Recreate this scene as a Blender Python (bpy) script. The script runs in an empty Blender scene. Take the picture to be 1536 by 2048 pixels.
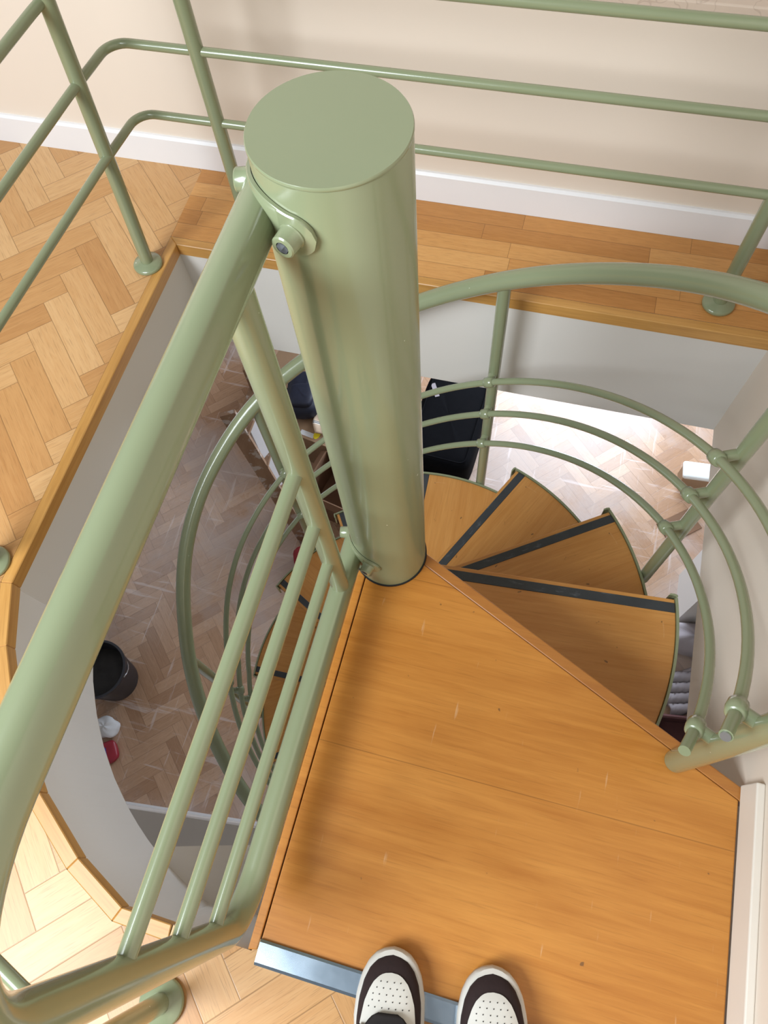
import bpy, bmesh, math, random
from mathutils import Vector, Matrix
random.seed(7)
SC = bpy.context.scene
COL = SC.collection
PI = math.pi
R = math.radians

# ------------------------------------------------------------------ camera, light, exposure
cam_d = bpy.data.cameras.new('camera')
cam = bpy.data.objects.new('camera', cam_d)
COL.objects.link(cam)
SC.camera = cam
cam_d.sensor_fit = 'VERTICAL'
cam_d.sensor_height = 36.0
cam_d.lens = 1448.036 / 2048 * 36.0
cam_d.clip_start = 0.02
CAM_POS = Vector((0.2027, -0.4931, 1.34666))
c_r = Vector((0.98951674, -0.13065132, -0.06153736))
c_u = Vector((0.14441476, 0.89810488, 0.41539379))
c_f = Vector((-0.00099526, 0.41992601, -0.9075578))
PHI = -0.38995843557
def to_room(v):
    c, s = math.cos(PHI), math.sin(PHI)
    return Vector((c * v.x + s * v.y, -s * v.x + c * v.y, v.z))
c_r, c_u, c_f = (to_room(v).normalized() for v in (c_r, c_u, c_f))
m = Matrix.Identity(4)
for i, v in enumerate((c_r, c_u, -c_f)):
    m[0][i], m[1][i], m[2][i] = v
m.translation = CAM_POS
cam.matrix_world = m

world = bpy.data.worlds.new('world')
SC.world = world
world.use_nodes = True
world.node_tree.nodes['Background'].inputs['Color'].default_value = (0.90, 0.95, 1.0, 1)
world.node_tree.nodes['Background'].inputs['Strength'].default_value = 0.20

def area_light(name, loc, target, sx, sy, power, color):
    d = bpy.data.lights.new(name, 'AREA')
    d.shape = 'RECTANGLE'
    d.size, d.size_y = sx, sy
    d.energy = power
    d.color = color
    o = bpy.data.objects.new(name, d)
    COL.objects.link(o)
    o.location = loc
    o.rotation_euler = (Vector(target) - Vector(loc)).to_track_quat('-Z', 'Y').to_euler()
    return o
area_light('roof_window_light', (-1.34, -1.66, 2.05), (-0.25, -0.30, 0.1), 1.3, 1.3, 126, (0.88, 0.95, 1.0))
area_light('balcony_window_light', (0.55, 3.22, -1.55), (0.45, 1.6, -2.7), 1.5, 2.0, 112, (0.74, 0.85, 1.0))
area_light('side_window_light', (-2.52, 1.1, -1.5), (-0.6, 0.7, -2.6), 1.4, 1.2, 9, (0.82, 0.90, 1.0))

SC.view_settings.view_transform = 'Standard'
SC.view_settings.look = 'None'
SC.view_settings.gamma = 1.0
SC.view_settings.use_curve_mapping = False
SC.view_settings.exposure = 0.0

# ------------------------------------------------------------------ mesh helpers
def link(name, bm, mat=None, parent=None, smooth=False, angle=None):
    me = bpy.data.meshes.new(name)
    bmesh.ops.recalc_face_normals(bm, faces=bm.faces)
    bm.to_mesh(me)
    bm.free()
    o = bpy.data.objects.new(name, me)
    COL.objects.link(o)
    if mat:
        for mm in (mat if isinstance(mat, (list, tuple)) else [mat]):
            me.materials.append(mm)
    if smooth:
        for p in me.polygons:
            p.use_smooth = True
        if angle is not None:
            me.set_sharp_from_angle(angle=R(angle))
    if parent:
        o.parent = parent
    return o

def empty(name, loc=(0, 0, 0), rz=0.0):
    o = bpy.data.objects.new(name, None)
    COL.objects.link(o)
    o.location = loc
    o.rotation_euler = (0, 0, rz)
    o.empty_display_size = 0.05
    return o

def tag(o, label, cat=None, group=None):
    o['label'] = label
    if cat:
        o['category'] = cat
    if group:
        o['group'] = group
    return o

def struct(o):
    o['kind'] = 'structure'
    return o

def tube(bm, pts, r, n=20, closed=False, caps=True):
    pts = [Vector(p) for p in pts]
    N = len(pts)
    rad = r if isinstance(r, (list, tuple)) else [r] * N
    tans = []
    for i in range(N):
        if closed:
            t = pts[(i + 1) % N] - pts[i - 1]
        else:
            t = pts[min(i + 1, N - 1)] - pts[max(i - 1, 0)]
        tans.append(t.normalized())
    a = Vector((0, 0, 1)) if abs(tans[0].z) < 0.9 else Vector((1, 0, 0))
    nrm = (a - tans[0] * a.dot(tans[0])).normalized()
    rings = []
    for i in range(N):
        nrm = (nrm - tans[i] * nrm.dot(tans[i])).normalized()
        b = tans[i].cross(nrm)
        rings.append([bm.verts.new(pts[i] + (nrm * math.cos(2 * PI * k / n) + b * math.sin(2 * PI * k / n)) * rad[i]) for k in range(n)])
    for i in range(N if closed else N - 1):
        A, B = rings[i], rings[(i + 1) % N]
        for k in range(n):
            bm.faces.new((A[k], A[(k + 1) % n], B[(k + 1) % n], B[k]))
    if caps and not closed:
        bm.faces.new(list(reversed(rings[0])))
        bm.faces.new(rings[-1])
    return bm

def fillet(pts, rads, n=10, closed=False):
    """polyline with rounded corners"""
    pts = [Vector(p) for p in pts]
    out = []
    N = len(pts)
    for i, p in enumerate(pts):
        if not closed and i in (0, N - 1):
            out.append(p)
            continue
        r = rads[i]
        a = (pts[i - 1] - p).normalized()
        b = (pts[(i + 1) % N] - p).normalized()
        ang = a.angle(b)
        if r <= 0 or ang > PI - 0.01:
            out.append(p)
            continue
        d = r / math.tan(ang / 2)
        cdir = (a + b).normalized()
        c = p + cdir * (r / math.sin(ang / 2))
        s, e = p + a * d - c, p + b * d - c
        for k in range(n + 1):
            t = k / n
            w = s.angle(e)
            out.append(c + s * (math.sin((1 - t) * w) / math.sin(w)) + e * (math.sin(t * w) / math.sin(w)))
    return out

def box(bm, x0, x1, y0, y1, z0, z1, mat=None):
    vs = [bm.verts.new((x, y, z)) for z in (z0, z1) for y in (y0, y1) for x in (x0, x1)]
    for f in ((0, 2, 3, 1), (4, 5, 7, 6), (0, 1, 5, 4), (2, 6, 7, 3), (0, 4, 6, 2), (1, 3, 7, 5)):
        bm.faces.new([vs[i] for i in f])
    if mat is not None:
        bmesh.ops.transform(bm, matrix=mat, verts=vs)
    return vs

def prism(bm, poly, z0, z1):
    lo = [bm.verts.new((x, y, z0)) for x, y in poly]
    hi = [bm.verts.new((x, y, z1)) for x, y in poly]
    n = len(poly)
    bm.faces.new(list(reversed(lo)))
    bm.faces.new(hi)
    for i in range(n):
        bm.faces.new((lo[i], lo[(i + 1) % n], hi[(i + 1) % n], hi[i]))
    return lo + hi

def lathe(bm, prof, n=32, mat=None, cap=True):
    rings = []
    new = []
    for r, z in prof:
        ring = [bm.verts.new((r * math.cos(2 * PI * k / n), r * math.sin(2 * PI * k / n), z)) for k in range(n)]
        rings.append(ring)
        new += ring
    for A, B in zip(rings, rings[1:]):
        for k in range(n):
            bm.faces.new((A[k], A[(k + 1) % n], B[(k + 1) % n], B[k]))
    if cap:
        bm.faces.new(list(reversed(rings[0])))
        bm.faces.new(rings[-1])
    if mat is not None:
        bmesh.ops.transform(bm, matrix=mat, verts=new)
    return new

def bevel(o, w, seg=2, angle=40):
    md = o.modifiers.new('bevel', 'BEVEL')
    md.width = w
    md.segments = seg
    md.limit_method = 'ANGLE'
    md.angle_limit = R(angle)
    return o

def pol(r, a, z=0.0):
    a = R(a)
    return Vector((r * math.cos(a), r * math.sin(a), z))

# ------------------------------------------------------------------ materials
class G:
    def __init__(s, name):
        s.m = bpy.data.materials.new(name)
        s.m.use_nodes = True
        s.t = s.m.node_tree
        s.b = s.t.nodes['Principled BSDF']
    def node(s, typ, **kw):
        n = s.t.nodes.new(typ)
        for k, v in kw.items():
            setattr(n, k, v)
        return n
    def put(s, sock, v):
        if isinstance(v, bpy.types.NodeSocket):
            s.t.links.new(v, sock)
        else:
            sock.default_value = v
    def math(s, op, a, b=0.0, c=0.0):
        n = s.node('ShaderNodeMath', operation=op)
        s.put(n.inputs[0], a)
        s.put(n.inputs[1], b)
        s.put(n.inputs[2], c)
        return n.outputs[0]
    def mix(s, f, a, b, blend='MIX'):
        n = s.node('ShaderNodeMix', data_type='RGBA', blend_type=blend)
        s.put(n.inputs[0], f)
        for i, v in ((6, a), (7, b)):
            s.put(n.inputs[i], (*v, 1) if isinstance(v, tuple) and len(v) == 3 else v)
        return n.outputs[2]
    def mixf(s, f, a, b):
        n = s.node('ShaderNodeMix', data_type='FLOAT')
        s.put(n.inputs[0], f); s.put(n.inputs[2], a); s.put(n.inputs[3], b)
        return n.outputs[0]
    def coord(s, scale=(1, 1, 1), rot=(0, 0, 0), loc=(0, 0, 0)):
        tc = s.node('ShaderNodeTexCoord')
        mp = s.node('ShaderNodeMapping')
        mp.inputs['Scale'].default_value = scale
        mp.inputs['Rotation'].default_value = rot
        mp.inputs['Location'].default_value = loc
        s.t.links.new(tc.outputs['Object'], mp.inputs[0])
        return mp.outputs[0]
    def noise(s, vec, scale, detail=3, rough=0.5, out=0, dist=0.0):
        n = s.node('ShaderNodeTexNoise')
        s.put(n.inputs['Vector'], vec)
        n.inputs['Scale'].default_value = scale
        n.inputs['Detail'].default_value = detail
        n.inputs['Roughness'].default_value = rough
        n.inputs['Distortion'].default_value = dist
        return n.outputs[out]
    def ramp(s, f, stops):
        n = s.node('ShaderNodeValToRGB')
        el = n.color_ramp.elements
        while len(el) < len(stops):
            el.new(0.5)
        for e, (p, c) in zip(el, stops):
            e.position = p
            e.color = (*c, 1) if len(c) == 3 else c
        s.put(n.inputs[0], f)
        return n.outputs[0]
    def step(s, f, lo, hi):
        n = s.node('ShaderNodeMapRange', interpolation_type='SMOOTHSTEP')
        s.put(n.inputs[0], f)
        n.inputs[1].default_value = lo
        n.inputs[2].default_value = hi
        return n.outputs[0]
    def bump(s, h, strength=0.2, dist=0.001):
        n = s.node('ShaderNodeBump')
        n.inputs['Strength'].default_value = strength
        n.inputs['Distance'].default_value = dist
        s.put(n.inputs['Height'], h)
        s.t.links.new(n.outputs[0], s.b.inputs['Normal'])
    def set(s, **kw):
        for k, v in kw.items():
            k = k.replace('_', ' ')
            if isinstance(v, tuple) and len(v) == 3:
                v = (*v, 1)
            s.put(s.b.inputs[k], v)
        return s.m

def plain(name, col, rough=0.5, metal=0.0, var=0.06, scale=30, **kw):
    g = G(name)
    nz = g.noise(g.coord(), scale, 4)
    c = g.mix(nz, tuple(max(0, v * (1 - var)) for v in col), tuple(v * (1 + var) for v in col))
    g.set(Base_Color=c, Roughness=rough, Metallic=metal, **kw)
    return g.m

def paint_green():
    g = G('sage_green_paint')
    v = g.coord()
    nz = g.noise(v, 6, 3)
    c = g.mix(nz, (0.232, 0.266, 0.152), (0.256, 0.290, 0.170))
    chips = g.step(g.noise(v, 90, 2), 0.785, 0.80)
    c = g.mix(chips, c, (0.62, 0.66, 0.54))
    g.bump(g.noise(v, 140, 2), 0.05, 0.0006)
    return g.set(Base_Color=c, Roughness=0.26, Specular_IOR_Level=0.5, Coat_Weight=0.6, Coat_Roughness=0.12)

def wood(name, dark, light, rough=0.35, sx=1.2, sy=26.0, marks=True, rot=0.0, seams=0.0, coat=0.3):
    """sliced and varnished boards, grain along local X"""
    g = G(name)
    v = g.coord((sx, sy, sy), (0, 0, rot))
    n1 = g.noise(v, 3.0, 8, 0.65, dist=0.6)
    v2 = g.coord((0.9, 3.5, 3.5), (0, 0, rot + 0.05))
    n2 = g.noise(v2, 2.2, 4, 0.55, dist=1.2)
    f = g.math('ADD', g.math('MULTIPLY', n1, 0.55), g.math('MULTIPLY', n2, 0.5))
    c = g.ramp(f, [(0.32, dark), (0.68, light)])
    v3 = g.coord((6.0, 160.0, 160.0), (0, 0, rot))
    fl = g.step(g.noise(v3, 2.0, 2), 0.56, 0.72)
    c = g.mix(g.math('MULTIPLY', fl, 0.22), c, tuple(d * 0.55 for d in dark))
    if marks:
        w = g.coord()
        sp = g.step(g.noise(w, 46, 2, 0.4), 0.735, 0.77)
        c = g.mix(g.math('MULTIPLY', sp, 0.7), c, (0.09, 0.045, 0.018))
        sc = g.step(g.noise(g.coord((30, 3, 1), (0, 0, 0.5)), 3.0, 3, 0.5), 0.70, 0.76)
        c = g.mix(g.math('MULTIPLY', sc, 0.28), c, (0.80, 0.60, 0.38))
    if seams:
        xyz = g.node('ShaderNodeSeparateXYZ')
        g.put(xyz.inputs[0], g.coord((1, 1, 1), (0, 0, 0)))
        q = g.math('FRACT', g.math('DIVIDE', g.math('ADD', xyz.outputs[1], 0.045), seams))
        ln = g.math('LESS_THAN', q, 0.006)
        idr = g.node('ShaderNodeTexWhiteNoise', noise_dimensions='1D')
        g.put(idr.inputs['W'], g.math('FLOOR', g.math('DIVIDE', g.math('ADD', xyz.outputs[1], 0.045), seams)))
        c = g.mix(g.math('MULTIPLY', idr.outputs[0], 0.16), c, dark)
        c = g.mix(g.math('MULTIPLY', ln, 0.4), c, tuple(d * 0.4 for d in dark))
    rr = g.mixf(n2, rough - 0.05, rough + 0.1)
    g.bump(n1, 0.06, 0.0006)
    return g.set(Base_Color=c, Roughness=rr, Coat_Weight=coat, Coat_Roughness=0.28)

def parquet(name, tones, w=0.0643, u0=-0.073, v0=1.076, joff=1.0, straight=None, dust=None, rough=0.34, spec=0.4):
    """herringbone blocks at 45 degrees (or straight strips along X)"""
    g = G(name)
    tc = g.node('ShaderNodeTexCoord')
    xyz = g.node('ShaderNodeSeparateXYZ')
    g.t.links.new(tc.outputs['Object'], xyz.inputs[0])
    X, Y = xyz.outputs[0], xyz.outputs[1]
    M_ = g.math
    if straight:
        rw, rl, y0 = straight
        yy = M_('DIVIDE', M_('SUBTRACT', Y, y0), rw)
        j = M_('FLOOR', yy)
        wn = g.node('ShaderNodeTexWhiteNoise', noise_dimensions='1D')
        g.put(wn.inputs['W'], M_('MULTIPLY', j, 3.17))
        xx = M_('ADD', M_('DIVIDE', X, rl), M_('MULTIPLY', wn.outputs[0], 7.3))
        i = M_('FLOOR', xx)
        along = M_('MULTIPLY', M_('FRACT', xx), rl / rw)
        across = M_('FRACT', yy)
        idx, idy = i, j
        length = rl / rw
    else:
        n = 4.0
        k = 0.70710678
        u = M_('DIVIDE', M_('SUBTRACT', M_('MULTIPLY', M_('ADD', X, Y), k), u0), w)
        v = M_('ADD', M_('DIVIDE', M_('SUBTRACT', M_('MULTIPLY', M_('SUBTRACT', Y, X), k), v0), w), joff)
        i, j = M_('FLOOR', u), M_('FLOOR', v)
        mm = M_('FLOORED_MODULO', M_('SUBTRACT', i, j), 2 * n)
        hor = M_('LESS_THAN', mm, n - 0.5)
        fu, fv = M_('FRACT', u), M_('FRACT', v)
        al_h = M_('ADD', mm, fu)
        al_v = M_('ADD', M_('SUBTRACT', 2 * n - 1, mm), fv)
        along = g.mixf(hor, al_v, al_h)
        across = g.mixf(hor, fu, fv)
        idx = g.mixf(hor, M_('ADD', i, 0.37), M_('SUBTRACT', i, mm))
        idy = g.mixf(hor, M_('SUBTRACT', j, M_('SUBTRACT', 2 * n - 1, mm)), j)
        length = n
    cid = g.node('ShaderNodeCombineXYZ')
    g.put(cid.inputs[0], idx); g.put(cid.inputs[1], idy)
    wn = g.node('ShaderNodeTexWhiteNoise', noise_dimensions='3D')
    g.put(wn.inputs['Vector'], cid.outputs[0])
    rnd = wn.outputs[0]
    cg = g.node('ShaderNodeCombineXYZ')
    g.put(cg.inputs[0], M_('ADD', M_('MULTIPLY', along, 0.28), M_('MULTIPLY', rnd, 57.0)))
    g.put(cg.inputs[1], M_('ADD', M_('MULTIPLY', across, 3.2), M_('MULTIPLY', rnd, 31.0)))
    grain = g.noise(cg.outputs[0], 2.0, 7, 0.62, dist=0.9)
    cg2 = g.node('ShaderNodeCombineXYZ')
    g.put(cg2.inputs[0], M_('ADD', M_('MULTIPLY', along, 0.8), M_('MULTIPLY', rnd, 13.0)))
    g.put(cg2.inputs[1], M_('ADD', M_('MULTIPLY', across, 22.0), M_('MULTIPLY', rnd, 71.0)))
    fine = g.step(g.noise(cg2.outputs[0], 1.6, 3, 0.5), 0.52, 0.74)
    f = M_('ADD', M_('MULTIPLY', rnd, 0.50), M_('MULTIPLY', grain, 0.50))
    c = g.ramp(f, [(0.12, tones[0]), (0.45, tones[1]), (0.78, tones[2])])
    c = g.mix(M_('MULTIPLY', fine, 0.45), c, tuple(t * 0.5 for t in tones[0]))
    ea = M_('MINIMUM', across, M_('SUBTRACT', 1.0, across))
    el = M_('MINIMUM', along, M_('SUBTRACT', length, along))
    e = M_('MINIMUM', ea, el)
    gap = M_('SUBTRACT', 1.0, g.step(e, 0.004, 0.022))
    c = g.mix(M_('MULTIPLY', gap, 0.55), c, tuple(t * 0.30 for t in tones[0]))
    ro = rough
    if dust:
        dv = g.coord()
        d1 = g.step(g.noise(dv, 1.7, 6, 0.62), 0.40, 0.66)
        s1 = g.step(g.noise(g.coord((14, 1.0, 1), (0, 0, 0.45)), 2.2, 4, 0.6), 0.60, 0.70)
        s2 = g.step(g.noise(g.coord((1.0, 12, 1), (0, 0, 0.35)), 2.0, 4, 0.6), 0.61, 0.70)
        c = g.mix(M_('MULTIPLY', d1, 0.55), c, dust)
        c = g.mix(M_('MULTIPLY', M_('MAXIMUM', s1, s2), 0.42), c, tuple(min(1, q * 1.5) for q in dust))
        ro = g.mixf(d1, rough, rough + 0.22)
    g.bump(M_('SUBTRACT', 0.0, gap), 0.25, 0.001)
    return g.set(Base_Color=c, Roughness=ro, Specular_IOR_Level=spec)

def plaster(name, col, rough=0.7, var=0.03):
    g = G(name)
    v = g.coord()
    n1 = g.noise(v, 2.5, 4)
    c = g.mix(n1, tuple(q * (1 - var) for q in col), tuple(q * (1 + var) for q in col))
    g.bump(g.noise(v, 60, 4), 0.08, 0.001)
    return g.set(Base_Color=c, Roughness=rough, Specular_IOR_Level=0.3)

def marble():
    g = G('beige_crackled_marble')
    v = g.coord()
    n = g.node('ShaderNodeTexVoronoi', feature='DISTANCE_TO_EDGE')
    mv = g.mix(0.25, v, g.noise(v, 9, 3, out=1))
    g.put(n.inputs['Vector'], mv)
    n.inputs['Scale'].default_value = 16
    ln = g.math('SUBTRACT', 1.0, g.step(n.outputs[0], 0.0, 0.035))
    c = g.mix(g.noise(v, 5, 4), (0.60, 0.47, 0.37), (0.72, 0.60, 0.50))
    c = g.mix(g.math('MULTIPLY', ln, 0.35), c, (0.36, 0.25, 0.19))
    return g.set(Base_Color=c, Roughness=0.3)

def metal_strip():
    g = G('sky_tinted_aluminium')
    v = g.coord()
    n = g.noise(v, 60, 5, 0.7)
    n2 = g.noise(v, 9, 4, 0.7)
    c = g.mix(n, (0.50, 0.62, 0.74), (0.62, 0.73, 0.84))  # blue tint in the base colour stands in for the reflected sky
    rr = g.mixf(n2, 0.16, 0.30)
    return g.set(Base_Color=c, Metallic=1.0, Roughness=rr)

def grip_mat():
    g = G('black_grip_rubber')
    v = g.coord()
    n = g.noise(v, 22, 5, 0.65)
    wear = g.step(g.noise(g.coord((3, 9, 1)), 6, 5, 0.65), 0.56, 0.75)
    c = g.mix(n, (0.022, 0.026, 0.030), (0.055, 0.062, 0.068))
    c = g.mix(g.math('MULTIPLY', wear, 0.5), c, (0.19, 0.22, 0.25))
    g.bump(g.noise(v, 400, 2), 0.2, 0.0005)
    return g.set(Base_Color=c, Roughness=0.55)

def plaid():
    g = G('beige_plaid_cloth')
    xyz = g.node('ShaderNodeSeparateXYZ')
    g.put(xyz.inputs[0], g.coord((9, 9, 9), (0, 0, 0.1)))
    c = (0.62, 0.47, 0.33)
    def bands(s, off, lo, hi):
        q = g.math('FRACT', g.math('ADD', s, off))
        return g.math('MULTIPLY', g.math('GREATER_THAN', q, lo), g.math('LESS_THAN', q, hi))
    y, x = xyz.outputs[1], xyz.outputs[0]
    col = g.mix(bands(y, 0.0, 0.30, 0.55), c, (0.82, 0.78, 0.70))
    col = g.mix(bands(y, 0.0, 0.36, 0.42), col, (0.02, 0.02, 0.025))
    col = g.mix(bands(y, 0.0, 0.47, 0.53), col, (0.02, 0.02, 0.025))
    col = g.mix(g.math('MULTIPLY', bands(x, 0.2, 0.40, 0.46), 0.6), col, (0.05, 0.04, 0.04))
    return g.set(Base_Color=col, Roughness=0.9)

def spattered_wood():
    g = G('paint_spattered_wood')
    v = g.coord()
    c = g.mix(g.noise(g.coord((2, 2, 0.4)), 12, 5), (0.20, 0.11, 0.06), (0.36, 0.22, 0.13))
    sp = g.step(g.noise(v, 17, 5, 0.65), 0.52, 0.60)
    c = g.mix(g.math('MULTIPLY', sp, 0.6), c, (0.58, 0.54, 0.50))
    return g.set(Base_Color=c, Roughness=0.7)

GREEN = paint_green()
LANDING = wood('landing_beech', (0.42, 0.142, 0.014), (0.61, 0.258, 0.044), rough=0.36, seams=0.335)
STRIPW = wood('beech_edge_strip', (0.46, 0.165, 0.022), (0.60, 0.25, 0.045), rough=0.34, marks=False)
LIPW = wood('beech_front_lip', (0.36, 0.125, 0.022), (0.47, 0.19, 0.035), rough=0.36, marks=False)
TREADW = wood('tread_beech', (0.49, 0.195, 0.034), (0.66, 0.325, 0.088), rough=0.38, coat=0.2)
TRIMW = wood('oak_trim', (0.42, 0.190, 0.036), (0.62, 0.330, 0.090), rough=0.4, marks=False)
PARQ = parquet('oak_herringbone', ((0.42, 0.195, 0.064), (0.54, 0.287, 0.110), (0.64, 0.390, 0.182)))
PARQ_S = parquet('oak_strips', ((0.43, 0.18, 0.045), (0.57, 0.265, 0.075), (0.69, 0.37, 0.13)), straight=(0.0486, 0.40, 0.947))
PARQ_L = parquet('dusty_herringbone', ((0.33, 0.18, 0.10), (0.45, 0.27, 0.16), (0.56, 0.36, 0.23)), u0=0.02, v0=0.03, joff=0.0, dust=(0.48, 0.42, 0.40), rough=0.24, spec=0.6)
CREAM = plaster('cream_wall', (0.76, 0.66, 0.56))
WHITE_W = plaster('white_wall', (0.72, 0.69, 0.65))
SHAFT = plaster('shaft_plaster', (0.70, 0.67, 0.63))
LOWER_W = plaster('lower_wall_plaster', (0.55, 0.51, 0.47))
WHITE_P = plain('white_gloss_paint', (0.80, 0.79, 0.80), 0.35, var=0.01)
BASE_R = plain('warm_white_gloss', (0.76, 0.70, 0.62), 0.4, var=0.02)
MARBLE = marble()
ALU = metal_strip()
GRIP = grip_mat()
BLACK = plain('black_rubber', (0.012, 0.012, 0.013), 0.6)
STEEL = plain('socket_steel', (0.45, 0.46, 0.47), 0.35, 0.9)
SHOE_W = plain('white_leather', (0.64, 0.62, 0.57), 0.45, var=0.04, scale=60)
SHOE_S = plain('white_sole_rubber', (0.56, 0.53, 0.48), 0.5, var=0.08, scale=25)
SHOE_D = plain('dark_brown_suede', (0.020, 0.008, 0.008), 0.85, var=0.3, scale=200)
SHOE_T = plain('black_tongue_mesh', (0.010, 0.007, 0.007), 0.8, var=0.3, scale=300)
CARD = plain('brown_cardboard', (0.33, 0.205, 0.115), 0.8, var=0.12, scale=8)
CARD_D = plain('dark_cardboard', (0.20, 0.105, 0.055), 0.8, var=0.12, scale=8)
NAVY = plain('navy_nylon', (0.010, 0.013, 0.030), 0.6, var=0.3, scale=60)
BLACKBAG = plain('black_nylon', (0.004, 0.004, 0.005), 0.9, var=0.3, scale=40, Specular_IOR_Level=0.08)
RED = plain('red_fabric', (0.24, 0.010, 0.014), 0.75, var=0.15)
REDP = plain('red_plastic_wrap', (0.32, 0.018, 0.035), 0.35, var=0.15)
BLUEP = plain('blue_print', (0.03, 0.07, 0.40), 0.4)
PAPER = plain('white_paper', (0.72, 0.72, 0.72), 0.8, var=0.02)
YELLOW = plain('yellow_sticker', (0.85, 0.68, 0.02), 0.5, var=0.02)
GREYCLOTH = plain('lilac_grey_cloth', (0.34, 0.30, 0.31), 0.9, var=0.15, scale=12)
MAROON = plain('maroon_card', (0.10, 0.035, 0.032), 0.8, var=0.15)
BUCKET = plain('black_bucket_plastic', (0.022, 0.023, 0.030), 0.45, var=0.35, scale=14)
RUBBLE = plain('dark_rubble', (0.03, 0.028, 0.027), 0.9, var=0.6, scale=20)
SPATTER = spattered_wood()
PLAID = plaid()
SCUFF = plain('scuffed_white_board', (0.80, 0.80, 0.82), 0.6, var=0.15, scale=9)
WHITEPL = plain('white_plastic', (0.78, 0.80, 0.78), 0.4, var=0.02)

# ------------------------------------------------------------------ the setting
Z_LOW = -2.70
Z_CEIL = -0.385
WALL_Y, WALL_X = 0.947, 0.700
inner = [(-0.737, 0.680), (-0.731, -0.243)]
ARC = (-152.0, -141.5, -130.0, -119.6, -111.0)
inner += [tuple(pol(0.772, a)[:2]) for a in ARC]
inner += [(-0.186, -0.722)]
outer = [(-0.762, 0.704), (-0.756, -0.247)]
outer += [tuple(pol(0.797, a)[:2]) for a in ARC]
outer += [(-0.183, -0.747)]

def fill(name, loops, z, mat):
    bm = bmesh.new()
    edges = []
    for lp in loops:
        vs = [bm.verts.new((x, y, z)) for x, y in lp]
        edges += [bm.edges.new((vs[i], vs[(i + 1) % len(vs)])) for i in range(len(vs))]
    bmesh.ops.triangle_fill(bm, use_beauty=True, edges=edges)
    return struct(link(name, bm, mat))

fl = fill('floor', [[(-2.6, -2.6), (WALL_X, -2.6), (WALL_X, -0.703), (-0.045, -0.703), (-0.045, -0.722), (-0.183, -0.722)] +
                    list(reversed(outer)) + [(-0.768, WALL_Y + 0.01), (-2.6, WALL_Y + 0.01)]], 0.0, PARQ)
fill('floor_border', [[(-0.768, WALL_Y + 0.01), (-0.762, 0.704), (WALL_X, 0.704), (WALL_X, WALL_Y + 0.01)]], 0.0, PARQ_S)
fill('ceiling', [[(-2.6, -1.6), (2.6, -1.6), (2.6, 3.4), (-2.6, 3.4)],
                 [(WALL_X, 0.686), (-0.738, 0.686), (-0.733, -0.240)] + [tuple(pol(0.767, a)[:2]) for a in (-158.5, -152.5, -146.5, -140.5, -134.5, -128.5)] + [(-0.404, -0.662), (-0.292, -0.629), (-0.185, -0.599), (-0.05, -0.563), (WALL_X, -0.563)]], Z_CEIL, WHITE_W)
fill('floor_lower', [[(-2.6, -1.6), (2.6, -1.6), (2.6, 3.4), (-2.6, 3.4)]], Z_LOW, PARQ_L)

# plastered faces inside the stairwell opening
def strip_wall(name, path, z0, z1, mat, smooth=False, lower=None):
    bm = bmesh.new()
    lo = [bm.verts.new((x, y, z0)) for x, y in (lower or path)]
    hi = [bm.verts.new((x, y, z1)) for x, y in path]
    for i in range(len(path) - 1):
        bm.faces.new((lo[i], lo[i + 1], hi[i + 1], hi[i]))
    return struct(link(name, bm, mat, smooth=smooth))
strip_wall('wall_opening_far', [(WALL_X, 0.686), (-0.744, 0.686)], Z_CEIL, -0.001, SHAFT)
strip_wall('wall_opening_left', [(-0.744, 0.686), (-0.739, -0.243)], Z_CEIL, -0.001, SHAFT, lower=[(-0.738, 0.686), (-0.733, -0.240)])
strip_wall('wall_opening_curve', [(-0.739, -0.243)] + [tuple(pol(0.779, a)[:2]) for a in [-161.5 + 3.0 * k for k in range(0, 19)]] + [(-0.184, -0.728), (-0.184, -0.722), (-0.045, -0.722), (WALL_X, -0.722)], Z_CEIL, -0.001, SHAFT,
           lower=[(-0.733, -0.240)] + [tuple(pol(0.767, a)[:2]) for a in [-161.5 + 3.0 * k for k in range(0, 19)]] + [(-0.184, -0.728), (-0.184, -0.722), (-0.045, -0.722), (WALL_X, -0.722)])

bm = bmesh.new(); box(bm, WALL_X, WALL_X + 0.1, -2.6, WALL_Y + 0.1, Z_CEIL, 2.4)
struct(link('wall_right', bm, CREAM))
bm = bmesh.new(); box(bm, -2.6, WALL_X, WALL_Y + 0.012, WALL_Y + 0.12, -0.05, 0.500)
struct(link('wall_far', bm, CREAM))
bm = bmesh.new(); box(bm, -2.6, WALL_X, 1.30, 1.40, 0.50, 2.4)
struct(link('wall_far_recess', bm, CREAM))
bm = bmesh.new(); box(bm, -2.6, WALL_X, WALL_Y, 1.30, 0.500, 0.524)
bevel(struct(link('trim_sill', bm, MARBLE)), 0.003)

def skirting(name, x0, x1, y, face, h, t, mat):
    bm = bmesh.new()
    poly = [(0, 0), (t, 0), (t, h - 0.006), (t - 0.006, h), (0, h)]
    a = [bm.verts.new((x0, y - face * p, z)) for p, z in poly]
    b = [bm.verts.new((x1, y - face * p, z)) for p, z in poly]
    n = len(poly)
    bm.faces.new(a); bm.faces.new(list(reversed(b)))
    for i in range(n):
        bm.faces.new((a[i], a[(i + 1) % n], b[(i + 1) % n], b[i]))
    return struct(link(name, bm, mat))
skirting('baseboard_far', -2.6, WALL_X, WALL_Y + 0.012, 1, 0.082, 0.012, WHITE_P)
bm = bmesh.new(); box(bm, 0.686, 0.700, -2.6, -0.272, 0.0, 0.070)
bevel(struct(link('baseboard_right', bm, BASE_R)), 0.0025)

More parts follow.
